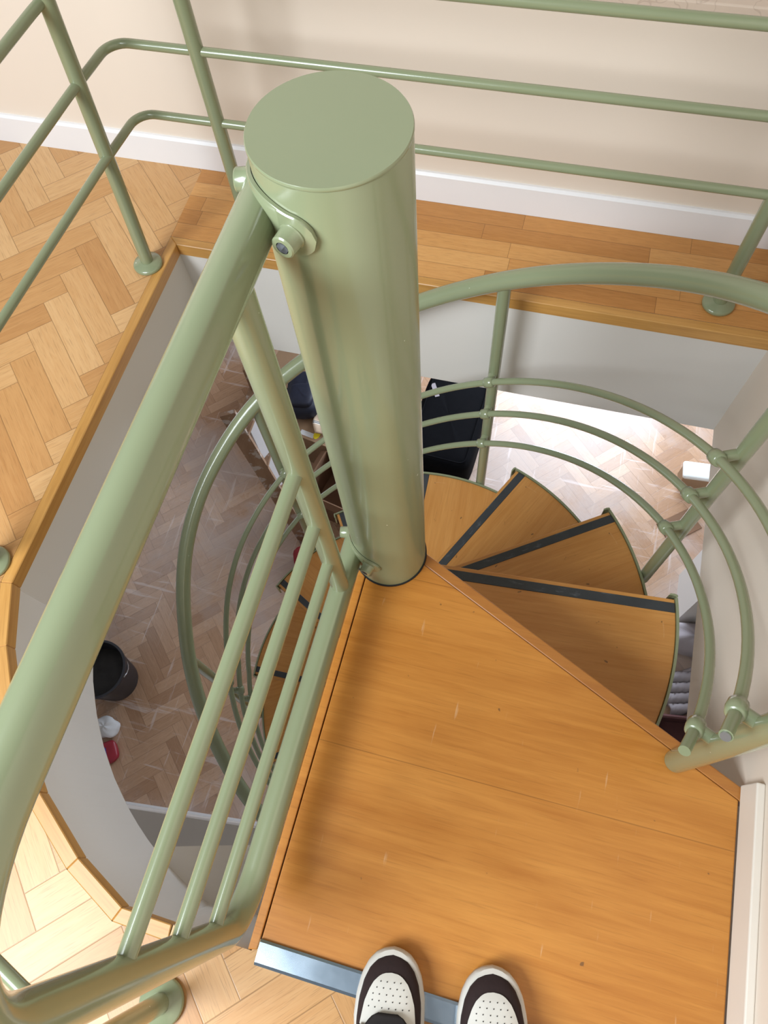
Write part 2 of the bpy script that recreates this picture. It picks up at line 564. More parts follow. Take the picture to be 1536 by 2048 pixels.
# oak trim around the opening: one piece per straight run
pieces = [[(WALL_X, 0.68), (-0.737, 0.68), (-0.762, 0.704), (WALL_X, 0.704)]]
for i in range(len(inner) - 1):
    pieces.append([inner[i], inner[i + 1], outer[i + 1], outer[i]])
for i, q in enumerate(pieces):
    bm = bmesh.new()
    cx = Vector((sum(p[0] for p in q) / 4, sum(p[1] for p in q) / 4, 0))
    d = (Vector(q[1]) - Vector(q[0])).normalized()
    ang = math.atan2(d.y, d.x)
    rotm = Matrix.Rotation(-ang, 2)
    prism(bm, [tuple(rotm @ (Vector(p) - cx.xy)) for p in q], -0.034, 0.0012)
    o = bevel(struct(link('trim_%d' % (i + 1), bm, TRIMW)), 0.0016, 1)
    o.location = cx
    o.rotation_euler = (0, 0, ang)

# lower storey
def wall_box(name, p, q, t, z0, z1, mat):
    p, q = Vector(p), Vector(q)
    d = (q - p).normalized()
    nrm = Vector((-d.y, d.x))
    bm = bmesh.new()
    prism(bm, [tuple(p), tuple(q), tuple(q - nrm * t), tuple(p - nrm * t)], z0, z1)
    return struct(link(name, bm, mat))
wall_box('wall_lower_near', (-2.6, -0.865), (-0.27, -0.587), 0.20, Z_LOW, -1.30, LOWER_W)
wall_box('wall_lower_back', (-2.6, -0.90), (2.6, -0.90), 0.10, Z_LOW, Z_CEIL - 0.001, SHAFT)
bm = bmesh.new()
box(bm, 0, 2.36, 0.0, 0.012, 0, 0.07, Matrix.Translation((-2.6, -0.865, Z_LOW)) @ Matrix.Rotation(math.atan2(0.282, 2.36), 4, 'Z'))
struct(link('baseboard_lower', bm, WHITE_P))
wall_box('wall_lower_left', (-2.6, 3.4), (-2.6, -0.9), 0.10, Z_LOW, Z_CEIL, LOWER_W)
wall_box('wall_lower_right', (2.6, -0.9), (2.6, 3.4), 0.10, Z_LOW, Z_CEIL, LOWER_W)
bm = bmesh.new()
box(bm, -2.6, -0.25, 3.3, 3.4, Z_LOW, Z_CEIL); box(bm, 1.35, 2.6, 3.3, 3.4, Z_LOW, Z_CEIL); box(bm, -0.25, 1.35, 3.3, 3.4, -0.50, Z_CEIL)
struct(link('wall_lower_far', bm, LOWER_W))
bm = bmesh.new(); box(bm, 1.25, 2.0, 0.95, 1.24, Z_LOW, Z_CEIL)
struct(link('wall_pillar', bm, SHAFT))

# ------------------------------------------------------------------ central pole
TH0, DTH, RISE = -25.13, 29.536, 0.20754
pole = tag(empty('central_pole', (0, 0, Z_LOW)), 'thick sage green steel pole in the middle of the spiral stair', 'pole')
bm = bmesh.new(); lathe(bm, [(0.0695, 0.0), (0.0695, 3.6415), (0.0690, 3.6428)], 96)
link('shaft', bm, GREEN, pole, True, 40)
bm = bmesh.new(); lathe(bm, [(0.0695, 3.6425), (0.0700, 3.6432), (0.0700, 3.6452), (0.0692, 3.6465), (0.0640, 3.6465)], 96)
link('top_cap', bm, GREEN, pole, True, 40)
bm = bmesh.new(); lathe(bm, [(0.0696, 2.697), (0.0722, 2.697), (0.0722, 2.7035), (0.0696, 2.7035)], 64)
tag(link('base_ring', bm, BLACK, pole, True, 40), 'thin black ring where the pole meets the landing')
bm = bmesh.new(); lathe(bm, [(0.13, 0.0), (0.13, 0.012), (0.0695, 0.012)], 48)
link('floor_plate', bm, GREEN, pole, True, 40)

# ------------------------------------------------------------------ landing
land = tag(empty('stair_landing', (0.32, -0.45, 0)), 'large orange wooden landing board at the top of the stair', 'landing')
def local(o, root):
    o.location = -root.location
    return o
d0 = 0.0431
t0 = Vector((math.cos(R(TH0)), math.sin(R(TH0)))); n0 = Vector((-t0.y, t0.x))
def fr(s, off):
    return tuple(t0 * s + n0 * (d0 - off))
def at_x(x, off):
    s = (x - (n0 * (d0 - off)).x) / t0.x
    return fr(s, off)
LIP = 0.022
circ = lambda a0, a1, r=0.0708, k=14: [tuple(pol(r, a0 + (a1 - a0) * i / k)[:2]) for i in range(k + 1)]
ang_f = math.degrees(math.atan2(*fr(math.sqrt(0.0708**2 - (d0 - LIP)**2), LIP)[::-1]))
ang_b = math.degrees(math.atan2(-math.sqrt(0.0708**2 - 0.0345**2), -0.0345))
poly = circ(ang_b, ang_f) + [at_x(0.6845, LIP), (0.6845, -2.0), (0.6845, -0.7035), (-0.0345, -0.7035)]
poly.remove((0.6845, -2.0))
bm = bmesh.new(); prism(bm, poly, -0.040, 0.0)
bevel(local(link('board', bm, LANDING, land), land), 0.0018, 2)
bm = bmesh.new(); prism(bm, [(-0.0515, -0.0475), (-0.0515, -0.722), (-0.0365, -0.718), (-0.0365, -0.060)], -0.043, 0.002)
bevel(local(link('side_strip', bm, STRIPW, land), land), 0.002, 2)
ang_e = math.degrees(math.atan2(*fr(math.sqrt(0.0708**2 - d0**2), 0)[::-1]))
poly = circ(ang_f, ang_e, k=5) + [at_x(0.697, 0), at_x(0.697, LIP - 0.0004)]
bm = bmesh.new(); prism(bm, poly, -0.042, -0.001)
bevel(local(link('front_lip', bm, LIPW, land), land), 0.003, 2)
bm = bmesh.new()
prof = [(0, 0.0), (0, 0.0055), (0.004, 0.007), (0.033, 0.0055), (0.0375, 0.003), (0.0385, 0.0)]
a = [bm.verts.new((-0.0345, -0.7015 - p, z)) for p, z in prof]
b = [bm.verts.new((0.6845, -0.7015 - p, z)) for p, z in prof]
bm.faces.new(a); bm.faces.new(list(reversed(b)))
for i in range(len(prof)):
    bm.faces.new((a[i], a[(i + 1) % len(prof)], b[(i + 1) % len(prof)], b[i]))
local(tag(link('metal_edging', bm, ALU, land), 'pale metal strip along the near edge, tinted with reflected sky blue'), land)

# ------------------------------------------------------------------ spiral treads (all cut from one pattern)
D1, RT = 0.0677, 0.6176
def build_tread():
    t = empty('stair_tread')
    ca, sa = math.cos(R(-DTH)), math.sin(R(-DTH))
    bt = Vector((ca, sa)); bn = Vector((-sa, ca))
    db = D1 - 0.058
    # board
    fa = math.degrees(math.asin(D1 / RT)); fi = math.degrees(math.asin(D1 / 0.0715))
    ba = -DTH + math.degrees(math.asin(db / RT)); bi = -DTH + math.degrees(math.asin(db / 0.0715))
    RB = RT - 0.006
    out = [tuple(pol(RB, ba + (fa - ba) * i / 22)[:2]) for i in range(23)]
    inn = [tuple(pol(0.0715, fi + (bi - fi) * i / 14)[:2]) for i in range(15)]
    bm = bmesh.new(); prism(bm, out + inn, -0.036, 0.0)
    bevel(link('board', bm, TREADW, t), 0.003, 2)
    # grip strip let into the board along the front edge
    o0, o1 = 0.0095, 0.0315
    def fp(off, r):
        y = D1 - off
        return (math.sqrt(max(r * r - y * y, 0)), y)
    bm = bmesh.new(); prism(bm, [fp(o0, 0.085), fp(o1, 0.085), fp(o1, RB - 0.001), fp(o0, RB - 0.001)], -0.002, 0.0016)
    tag(bevel(link('grip_strip', bm, GRIP, t), 0.0006, 1), 'black anti-slip strip along the front edge')
    # flat steel band bent around the outer edge
    bm = bmesh.new()
    prev = None
    ks = 26
    for i in range(ks + 1):
        aa = ba - 0.3 + (fa + 0.2 - ba + 0.3) * i / ks
        ring = [bm.verts.new(pol(RT - 0.0055, aa, -0.044)), bm.verts.new(pol(RT, aa, -0.044)), bm.verts.new(pol(RT, aa, 0.005)), bm.verts.new(pol(RT - 0.0055, aa, 0.005))]
        if prev:
            for k in range(4):
                bm.faces.new((prev[k], prev[(k + 1) % 4], ring[(k + 1) % 4], ring[k]))
        else:
            bm.faces.new(ring)
        prev = ring
    bm.faces.new(list(reversed(prev)))
    # the hook at the front corner
    p = pol(RT, fa + 0.2)
    hk = [Vector((p.x - 0.003, p.y, 0)), Vector((p.x - 0.004, p.y + 0.004, 0)), Vector((p.x - 0.010, p.y + 0.006, 0)), Vector((p.x - 0.019, p.y + 0.0055, 0))]
    for z0, z1 in ((-0.044, 0.005),):
        prev = None
        for q in hk:
            ring = [bm.verts.new((q.x, q.y - 0.0015, z0)), bm.verts.new((q.x + 0.0035, q.y + 0.0028, z0)), bm.verts.new((q.x + 0.0035, q.y + 0.0028, z1)), bm.verts.new((q.x, q.y - 0.0015, z1))]
            if prev:
                for k in range(4):
                    bm.faces.new((prev[k], prev[(k + 1) % 4], ring[(k + 1) % 4], ring[k]))
            prev = ring
        bm.faces.new(prev)
    tag(link('edge_band', bm, GREEN, t), 'green steel band around the outer edge')
    # hub sleeve on the pole and radial carrier below the board
    bm = bmesh.new(); lathe(bm, [(0.0697, -RISE + 0.004), (0.0712, -RISE + 0.004), (0.0712, -0.037), (0.0697, -0.037)], 48, cap=False)
    link('hub_sleeve', bm, GREEN, t, True, 40)
    bm = bmesh.new()
    mid = R((fa + ba) / 2)
    box(bm, 0.070, RT - 0.008, -0.018, 0.018, -0.062, -0.037, Matrix.Rotation(mid, 4, 'Z'))
    link('carrier_bar', bm, GREEN, t)
    return t
def clone(root):
    r = root.copy(); COL.objects.link(r)
    for ch in list(root.children):
        c = ch.copy(); COL.objects.link(c); c.parent = r
        for g in list(ch.children):
            d = g.copy(); COL.objects.link(d); d.parent = c
    return r
tread_labels = [
    'wide wedge tread directly under the front edge of the landing, black strip worn grey',
    'second wedge tread down, its outer corner pointing at the right-hand baluster',
    'third wedge tread down, its strip running up to the back right',
    'fourth wedge tread down, half behind the pole with the dark smear',
    'fifth tread down, hidden behind the green pole and panel',
    'sixth tread down, left of the pole with its strip slanting between the panel bars',
    'seventh tread down, its black strip nearly level between the panel bars',
    'eighth tread down, dark and seen through the last bars of the panel',
    'ninth tread down, just visible beside the thick bottom tube of the panel',
    'tenth tread down, under the landing by the lower wall',
    'eleventh tread down, under the landing board',
    'lowest tread, just above the dusty parquet under the landing']
tr0 = build_tread()
for k in range(1, 13):
    t = tr0 if k == 1 else clone(tr0)
    t.location = (0, 0, -k * RISE)
    t.rotation_euler = (0, 0, R(TH0 + k * DTH))
    tag(t, tread_labels[k - 1], 'stair tread', 'wedge treads of the spiral stair')

# ------------------------------------------------------------------ spiral railing
HR = [(-45, 0.632), (-24, 0.634), (0, 0.640), (35.7, 0.643), (46, 0.637), (60, 0.625), (71, 0.623), (82, 0.624), (92, 0.626), (100, 0.632), (112, 0.645),
      (126, 0.658), (139, 0.671), (150, 0.668), (163, 0.664), (176, 0.650), (189, 0.630), (203, 0.622), (217, 0.619), (228, 0.623), (239, 0.634), (260, 0.636), (360, 0.632)]
def r_hr(a):
    for i in range(len(HR) - 1):
        if HR[i][0] <= a <= HR[i + 1][0]:
            a0, r0 = HR[i]; a1, r1 = HR[i + 1]
            u = (a - a0) / (a1 - a0)
            u = u * u * (3 - 2 * u)
            return r0 + (r1 - r0) * u
    return 0.632
def r_s(a):
    return sum(r_hr(a + q) for q in (-6, -3, 0, 3, 6)) / 5
SL = 0.0070268
zz = lambda z0, a: z0 - SL * (a - TH0)
def r_rail(a):
    w = max(0.0, r_s(a) - 0.628) * 0.85 if 100 < a < 190 else 0.0
    return 0.592 + w
rail_root = tag(empty('spiral_railing', (0, 0, Z_LOW)), 'curved sage green railing winding around the spiral treads', 'railing')
def rl(o):
    o.location = (0, 0, -Z_LOW)
    return o
END = 322
bm = bmesh.new()
tube(bm, [pol(r_s(a), a, zz(0.8701, a)) for a in [-27 + 2.5 * i for i in range(int((END + 27) / 2.5) + 1)]], 0.0205, 24)
rl(link('handrail', bm, GREEN, rail_root, True, 50))
for z0 in (0.5357, 0.3859, 0.2257):
    bm = bmesh.new()
    tube(bm, [pol(r_rail(a), a, zz(z0, a)) for a in [-29 + 2.5 * i for i in range(int((END + 29) / 2.5) + 1)]], 0.0088, 14)
    rl(link('rail', bm, GREEN, rail_root, True, 50))
for i, ang in enumerate((-24.2, 23.4, 80.6, 139.6, 198.6, 257.6, 316.6)):
    k = (0, 2, 4, 6, 8, 10, 12)[i]
    zb = 0.001 if i == 0 else -k * RISE - 0.045
    rb = 0.634
    rt = r_s(ang)
    ztop = zz(0.8701, ang)
    rad = 0.0195 if i == 0 else 0.0152
    bm = bmesh.new(); tube(bm, [pol(rb, ang, zb), pol(rb + (rt - rb) * .5, ang, (zb + ztop) / 2), pol(rt, ang, ztop - 0.004)], rad, 24)
    if i:
        tube(bm, [pol(RT - 0.002, ang, zb + 0.022), pol(rb, ang, zb + 0.022)], 0.009, 12)
    p = rl(link('baluster', bm, GREEN, rail_root, True, 50))
    for z0 in (0.5357, 0.3859, 0.2257):
        z = zz(z0, ang)
        c = pol(r_rail(ang), ang, z)
        pc = pol(rb + (rt - rb) * (z - zb) / (ztop - zb), ang, z)
        a1 = pol(r_rail(ang), ang - 0.9, zz(z0, ang - 0.9)); a2 = pol(r_rail(ang), ang + 0.9, zz(z0, ang + 0.9))
        bm = bmesh.new()
        tube(bm, [a1 + (a2 - a1) * q for q in (-0.1, 0.0, 0.5, 1.0, 1.1)], [0.0105, 0.0135, 0.0145, 0.0135, 0.0105], 20)
        tube(bm, [c, pc], 0.0105, 14)
        link('rail_bracket', bm, GREEN, p, True, 50)
        if i == 0:
            e = pol(r_rail(-29), -29, zz(z0, -29)); e2 = pol(r_rail(-29), -29.12, zz(z0, -29.12))
            bm = bmesh.new(); tube(bm, [e + (e2 - e) * 0.1, e2 + (e2 - e)], 0.0066, 14)
            if z0 == 0.3859:
                tag(link('end_plug', bm, STEEL, p, True, 50), 'bare metal plug in the cut end of the middle rail')

# ------------------------------------------------------------------ flat panel between pole and landing edge
panel = tag(empty('railing_panel', (-0.057, -0.35, 0)), 'flat green tubular panel with three bars bolted to the pole', 'railing')
PX = -0.057
def pl(o):
    o.location = -panel.location
    return o
zt, zb, ye = 0.892, 0.089, -0.683
bm = bmesh.new()
tube(bm, fillet([(PX, -0.047, zt), (PX, ye, zt), (PX, ye, zb), (PX, -0.047, zb)], [0, 0.152, 0.085, 0], 16), 0.0212, 28)
for v in bm.verts:
    if v.co.y > -0.07:
        v.co.y = -math.sqrt(max(0.0735 ** 2 - v.co.x ** 2, 0.014 ** 2))
pl(link('tube_frame', bm, GREEN, panel, True, 60))
bm = bmesh.new(); tube(bm, [(PX - 0.001, -0.120, zb), (PX - 0.001, -0.120, zt)], 0.0168, 24)
pl(link('inner_upright', bm, GREEN, panel, True, 60))
for z in (0.556, 0.394, 0.242):
    bm = bmesh.new(); tube(bm, [(PX - 0.001, -0.120, z), (PX - 0.001, ye, z)], 0.0100, 18)
    pl(link('bar', bm, GREEN, panel, True, 60))
# saddle plates wrapped on the pole
def saddle(zc):
    ac, half = -136.0, 0.0395
    r0, r1 = 0.0703, 0.0745
    bm = bmesh.new()
    cols = []
    N = 48
    tot = half + 0.0215
    for i in range(N + 1):
        s = -tot + 2 * tot * i / N
        if abs(s) > half:
            h = math.sqrt(max(0.0215**2 - (abs(s) - half)**2, 1e-8))
        else:
            h = 0.0215 + 0.006 * math.cos(s / half * PI / 2)
        a = ac + math.degrees(s / 0.0705)
        cols.append([bm.verts.new(pol(r0, a, zc - h)), bm.verts.new(pol(r1 - 0.0012, a, zc - h)), bm.verts.new(pol(r1, a, zc - h * 0.94)),
                     bm.verts.new(pol(r1, a, zc + h * 0.94)), bm.verts.new(pol(r1 - 0.0012, a, zc + h)), bm.verts.new(pol(r0, a, zc + h))])
    for A, B in zip(cols, cols[1:]):
        for k in range(6):
            bm.faces.new((A[k], A[(k + 1) % 6], B[(k + 1) % 6], B[k]))
    bm.faces.new(cols[0]); bm.faces.new(list(reversed(cols[-1])))
    sd = pl(link('saddle_plate', bm, GREEN, panel, True, 40))
    for sgn in (-1, 1):
        a = ac + sgn * math.degrees(half / 0.0705)
        M4 = Matrix.Translation(pol(0.0735, a, zc)) @ Vector(pol(1, a)).to_track_quat('Z', 'Y').to_matrix().to_4x4()
        bm = bmesh.new()
        lathe(bm, [(0.0125, -0.001), (0.0125, 0.0015), (0.0112, 0.003), (0.0108, 0.0145), (0.0095, 0.0158), (0.0060, 0.0158)], 32, M4, cap=False)
        bl = link('bolt', bm, GREEN, sd, True, 40)
        bm = bmesh.new()
        lathe(bm, [(0.0060, 0.0158), (0.0056, 0.0090), (0.0005, 0.0088)], 6, M4, cap=False)
        tag(link('hex_socket', bm, STEEL, bl), 'bare steel hex socket in the bolt head')
saddle(0.896); saddle(0.099)

# ------------------------------------------------------------------ guard railing around the opening
guard = tag(empty('guard_railing', (-0.745, 0.759, 0)), 'straight green guard rail with round posts around the floor opening', 'railing')
def gd(o):
    o.location = -guard.location
    return o
guard_path = [(0.692, 0.759), (-0.751, 0.759), (-0.764, 0.60), (-0.788, 0.10), (-0.789, -0.225)]
arc = [tuple(pol(0.826, a)[:2]) for a in range(-160, -99, 4)]
for z, r in ((0.305, 0.0092), (0.460, 0.0092), (0.608, 0.0098), (0.90, 0.0205)):
    bm = bmesh.new()
    pts = fillet([(*p, z) for p in guard_path] + [(*p, z) for p in arc], [0, 0.045, 0.2, 0.2, 0.1] + [0.05] * len(arc), 8)
    tube(bm, pts, r, 16)
    gd(link('handrail' if z > 0.8 else 'rail', bm, GREEN, guard, True, 60))
for (bx, by), (tx, ty) in (((-0.781, 0.603), (-0.757, 0.640)), ((-0.565, 0.759), (-0.565, 0.759)), ((0.573, 0.759), (0.572, 0.759)), ((-0.789, -0.213), (-0.787, -0.213)), ((-0.160, -0.826), (-0.150, -0.822))):
    bm = bmesh.new(); tube(bm, [(bx, by, 0.002), (tx, ty, 0.60), (bx + (tx - bx) * 1.5, by + (ty - by) * 1.5, 0.90)], 0.0155, 24)
    p = gd(link('post', bm, GREEN, guard, True, 60))
    bm = bmesh.new()
    lathe(bm, [(0.0345, 0.0), (0.0362, 0.002), (0.0362, 0.0065), (0.0335, 0.0105), (0.0215, 0.0125), (0.0170, 0.0155), (0.0156, 0.0160)], 40, Matrix.Translation((bx, by, 0.0006)))
    link('floor_flange', bm, GREEN, p, True, 50)

# ------------------------------------------------------------------ sneakers
def half_w(t):
    """sole outline half width, t = 0 at the toe tip, 1 at the heel"""
    pts = [(0, 0.0), (0.008, 0.0135), (0.03, 0.0265), (0.07, 0.0378), (0.13, 0.0465), (0.22, 0.0525), (0.32, 0.0540), (0.45, 0.0490), (0.58, 0.0435), (0.72, 0.0415), (0.86, 0.0405), (0.94, 0.034), (0.98, 0.022), (1, 0.0)]
    for (a, x), (b, y) in zip(pts, pts[1:]):
        if a <= t <= b:
            u = (t - a) / (b - a)
            return x + (y - x) * u
    return 0.0
SL_ = 0.292
def outline(off, n=44):
    ts = [0.5 - 0.5 * math.cos(PI * i / n) for i in range(n + 1)]
    rgt = [(max(half_w(t) - off * min(1, half_w(t) / 0.02), 0.0), -off - t * (SL_ - 2 * off)) for t in ts]
    return rgt + [(-x, y) for x, y in reversed(rgt[1:-1])]
def make_sneaker():
    s = empty('sneaker')
    bm = bmesh.new()
    layers = [(0.004, 0.001), (0.0, 0.006), (0.0, 0.022), (0.0025, 0.0265), (0.006, 0.0275)]
    rings = [[bm.verts.new((x, y, z + 0.004 * max(0, 1 + y / 0.05) ** 2)) for x, y in outline(o)] for o, z in layers]
    for A, B in zip(rings, rings[1:]):
        n = len(A)
        for k in range(n):
            bm.faces.new((A[k], A[(k + 1) % n], B[(k + 1) % n], B[k]))
    bm.faces.new(rings[0]); bm.faces.new(rings[-1])
    link('sole', bm, SHOE_S, s, True, 45)
    def hgt(t):
        pts = [(0, 0.030), (0.05, 0.040), (0.12, 0.049), (0.22, 0.056), (0.30, 0.064), (0.42, 0.083), (0.55, 0.098), (0.7, 0.100), (0.9, 0.104), (1, 0.104)]
        for (a, x), (b, y) in zip(pts, pts[1:]):
            if a <= t <= b:
                u = (t - a) / (b - a)
                return x + (y - x) * u
        return 0.1
    def surf(t, a, lift=0.0):
        """upper surface: a from -90 (left side) to 90"""
        w = half_w(t) * 0.905 + lift
        h = hgt(t) - 0.026 + lift
        ca, sa = math.cos(R(a)), math.sin(R(a))
        x = w * math.copysign(abs(sa) ** 0.85, sa)
        y = -0.0095 - t * (SL_ - 0.015)
        return Vector((x, y, 0.026 + h * abs(ca) ** 0.75))
    TS = [0.5 - 0.5 * math.cos(PI * i / 46) for i in range(47)]
    bm = bmesh.new()
    grid = []
    for t in TS:
        row = []
        for j in range(33):
            a = -90 + 180 * j / 32
            row.append(bm.verts.new(surf(t, a)))
        grid.append(row)
    for i in range(len(TS) - 1):
        for j in range(32):
            t, a = (TS[i] + TS[i + 1]) / 2, abs(-90 + 180 * (j + .5) / 32)
            if t > 0.52 and a < 40:
                continue
            try:
                bm.faces.new((grid[i][j], grid[i][j + 1], grid[i + 1][j + 1], grid[i + 1][j]))
            except ValueError:
                pass
    bmesh.ops.remove_doubles(bm, verts=bm.verts, dist=0.0004)
    link('mudguard', bm, SHOE_D, s, True, 70)
    # white perforated vamp inside the dark mudguard
    def vamp_half(t):
        pts = [(0.080, 0.0), (0.085, 14), (0.10, 24), (0.125, 33), (0.165, 41), (0.22, 47), (0.30, 52), (0.40, 56)]
        for (a, x), (b, y) in zip(pts, pts[1:]):
            if a <= t <= b:
                return x + (y - x) * (t - a) / (b - a)
        return 55
    bm = bmesh.new()
    prev = None
    for i in range(25):
        t = 0.080 + 0.32 * (i / 24) ** 1.4
        hw = max(vamp_half(t), 0.6)
        row = [bm.verts.new(surf(t, hw * (j / 8 - 1), 0.0016)) for j in range(17)]
        if prev:
            for j in range(16):
                bm.faces.new((prev[j], prev[j + 1], row[j + 1], row[j]))
        prev = row
    vp = tag(link('vamp', bm, SHOE_W, s, True, 70), 'white leather toe panel')
    bm = bmesh.new()
    for r_i, (t, cnt) in enumerate(((0.122, 4), (0.151, 5), (0.180, 6), (0.209, 6), (0.238, 7))):
        for c in range(cnt):
            x = (c - (cnt - 1) / 2) * 0.0098
            best = min(range(-60, 61), key=lambda q: abs(surf(t, q, 0.0).x - x))
            p = surf(t, best, 0.0019)
            q = surf(t, best, 0.0040)
            nn = (surf(t, best + 3) - surf(t, best - 3)).cross(surf(t + .01, best) - surf(t - .01, best)).normalized()
            if nn.z < 0: nn = -nn
            lathe(bm, [(0.0009, 0.0), (0.0009, 0.0004)], 8, Matrix.Translation(p) @ nn.to_track_quat('Z', 'Y').to_matrix().to_4x4())
    link('perforations', bm, BLACK, vp)
    # tongue
    bm = bmesh.new()
    prev = None
    for i in range(18):
        t = 0.258 + 0.30 * i / 17
        hw = 12 + 26 * min(1, (i / 5)) ** 0.6
        row = []
        for j in range(13):
            p = surf(t, hw * (j / 6 - 1), 0.0045)
            p.z += 0.03 * max(0, (i - 9) / 8)
            row.append(bm.verts.new(p))
        if prev:
            for j in range(12):
                bm.faces.new((prev[j], prev[j + 1], row[j + 1], row[j]))
        prev = row
    o = tag(link('tongue', bm, SHOE_T, s, True, 70), 'dark tongue')
    md = o.modifiers.new('thick', 'SOLIDIFY'); md.thickness = 0.004
    # laces across the tongue
    bm = bmesh.new()
    for k in range(4):
        t = 0.325 + 0.045 * k
        tube(bm, [surf(t, a, 0.0095 - 0.004 * (abs(a) / 48) ** 2) for a in range(-48, 49, 8)], 0.0024, 8)
    link('laces', bm, SHOE_T, s, True, 70)
    # padded collar and dark lining
    bm = bmesh.new()
    loop = []
    for k in range(40):
        q = 2 * PI * k / 40
        loop.append((0.030 * math.cos(q), -0.205 + 0.062 * math.sin(q), 0.100 - 0.012 * math.sin(q)))
    tube(bm, loop, 0.007, 10, closed=True)
    link('collar', bm, SHOE_D, s, True, 70)
    bm = bmesh.new(); lathe(bm, [(0.030, 0.0), (0.033, 0.05)], 28, Matrix.Translation((0, -0.205, 0.045)) @ Matrix.Diagonal((1, 2.0, 1, 1)))
    link('lining', bm, SHOE_T, s, True, 60)
    return s
s1 = make_sneaker()
s2 = clone(s1)
s1.location = (0.1775, -0.653, 0.0055); s1.rotation_euler = (0, 0, R(9.5))
s2.location = (0.331, -0.637, 0.0055); s2.rotation_euler = (0, 0, R(10.5)); s2.scale = (1, 1, 1)
tag(s1, 'white and dark brown sneaker on the metal strip, toe further into the frame', 'shoe', 'pair of sneakers at the landing edge')
tag(s2, 'white and dark brown sneaker standing on the right, mostly cut off by the frame', 'shoe', 'pair of sneakers at the landing edge')

# ------------------------------------------------------------------ things on the lower floor
def carton(name, label, loc, rz, w, d, h, mat, open_top=True, flap=0.12):
    b = tag(empty(name, loc, rz), label, 'box')
    bm = bmesh.new()
    t = 0.006
    if open_top:
        box(bm, -w/2, w/2, -d/2, d/2, 0, t)
        box(bm, -w/2, -w/2 + t, -d/2, d/2, t, h); box(bm, w/2 - t, w/2, -d/2, d/2, t, h)
        box(bm, -w/2 + t, w/2 - t, -d/2, -d/2 + t, t, h); box(bm, -w/2 + t, w/2 - t, d/2 - t, d/2, t, h)
    else:
        box(bm, -w/2, w/2, -d/2, d/2, 0, h - 0.002)
    link('carton_body', bm, mat, b)
    if open_top:
        for (x, y, L, ang, tilt) in ((0, -d/2, w, 0, 65), (0, d/2, w, 180, 70), (-w/2, 0, d, -90, 40), (w/2, 0, d, 90, 55)):
            bm = bmesh.new()
            box(bm, -L/2 + 0.004, L/2 - 0.004, -flap, 0, -0.002, 0.002,
                Matrix.Translation((x, y, h + 0.002)) @ Matrix.Rotation(R(ang), 4, 'Z') @ Matrix.Rotation(R(tilt), 4, 'X'))
            link('flap', bm, mat, b)
    else:
        for sy in (-1, 1):
            bm = bmesh.new(); box(bm, -w/2, w/2, 0.002 if sy > 0 else -d/2, d/2 if sy > 0 else -0.002, h - 0.002, h + 0.002)
            link('flap', bm, mat, b)
    return b
b1 = carton('cardboard_box', 'closed brown cardboard box with a white label and yellow sticker', (-1.14, 1.80, Z_LOW), R(-10), 0.62, 0.62, 0.30, CARD, False)
def on_box(x, y):
    v = Matrix.Rotation(R(10), 2) @ Vector((x + 1.14, y - 1.80))
    return Matrix.Translation((v.x, v.y, 0.0))
bm = bmesh.new(); box(bm, -0.045, 0.045, -0.016, 0.016, 0.302, 0.3032, on_box(-1.045, 1.503)); link('paper_label', bm, PAPER, b1)
bm = bmesh.new(); lathe(bm, [(0.024, 0.3022), (0.024, 0.3036)], 24, on_box(-0.985, 1.510) @ Matrix.Diagonal((0.8, 1.3, 1, 1))); link('sticker', bm, YELLOW, b1)
carton('cardboard_box', 'open dark cardboard box in front of the closed one, behind the pole', (-0.755, 1.245, Z_LOW), R(-12), 0.37, 0.30, 0.28, CARD_D, True, 0.05)

def blob(bm, sx, sy, sz, p=3.0, nu=28, nv=18, mat=None, wob=0.0, seed=0):
    rnd = random.Random(seed)
    ph = [rnd.uniform(0, 6.28) for _ in range(6)]
    new = []
    rows = []
    for i in range(nv + 1):
        v = -PI/2 + PI * i / nv
        row = []
        for j in range(nu):
            u = 2 * PI * j / nu
            f = lambda c, e: math.copysign(abs(c) ** e, c)
            e = 2.0 / p
            k = 1 + wob * (math.sin(3*u + ph[0]) * math.cos(2*v + ph[1]) + 0.6 * math.sin(5*u + 3*v + ph[2]))
            row.append(bm.verts.new((sx * f(math.cos(v), e) * f(math.cos(u), e) * k, sy * f(math.cos(v), e) * f(math.sin(u), e) * k, sz * f(math.sin(v), e) * (k if i > nv/2 else 1))))
        rows.append(row); new += row
    for A, B in zip(rows, rows[1:]):
        for j in range(nu):
            bm.faces.new((A[j], A[(j+1) % nu], B[(j+1) % nu], B[j]))
    bmesh.ops.remove_doubles(bm, verts=new, dist=1e-5)
    new = [v for v in new if v.is_valid]
    if mat is not None:
        bmesh.ops.transform(bm, matrix=mat, verts=new)
    return new

# navy backpack lying on the closed box
bp = tag(empty('backpack', (-1.115, 1.70, Z_LOW + 0.303), R(12)), 'dark navy backpack lying on the closed cardboard box', 'backpack')
bm = bmesh.new(); blob(bm, 0.105, 0.155, 0.075, 3.0, wob=0.02, seed=1, mat=Matrix.Translation((0, 0.02, 0.075))); link('bag_body', bm, NAVY, bp, True)
bm = bmesh.new(); blob(bm, 0.075, 0.08, 0.03, 3.2, wob=0.02, seed=2, mat=Matrix.Translation((0, -0.03, 0.148))); link('front_pocket', bm, NAVY, bp, True)
bm = bmesh.new(); tube(bm, [(-0.100, 0.06, 0.08), (-0.135, 0.055, 0.085), (-0.145, 0.03, 0.085), (-0.130, 0.0, 0.08), (-0.100, 0.0, 0.07)], 0.007, 10); link('side_strap', bm, BLACKBAG, bp, True)
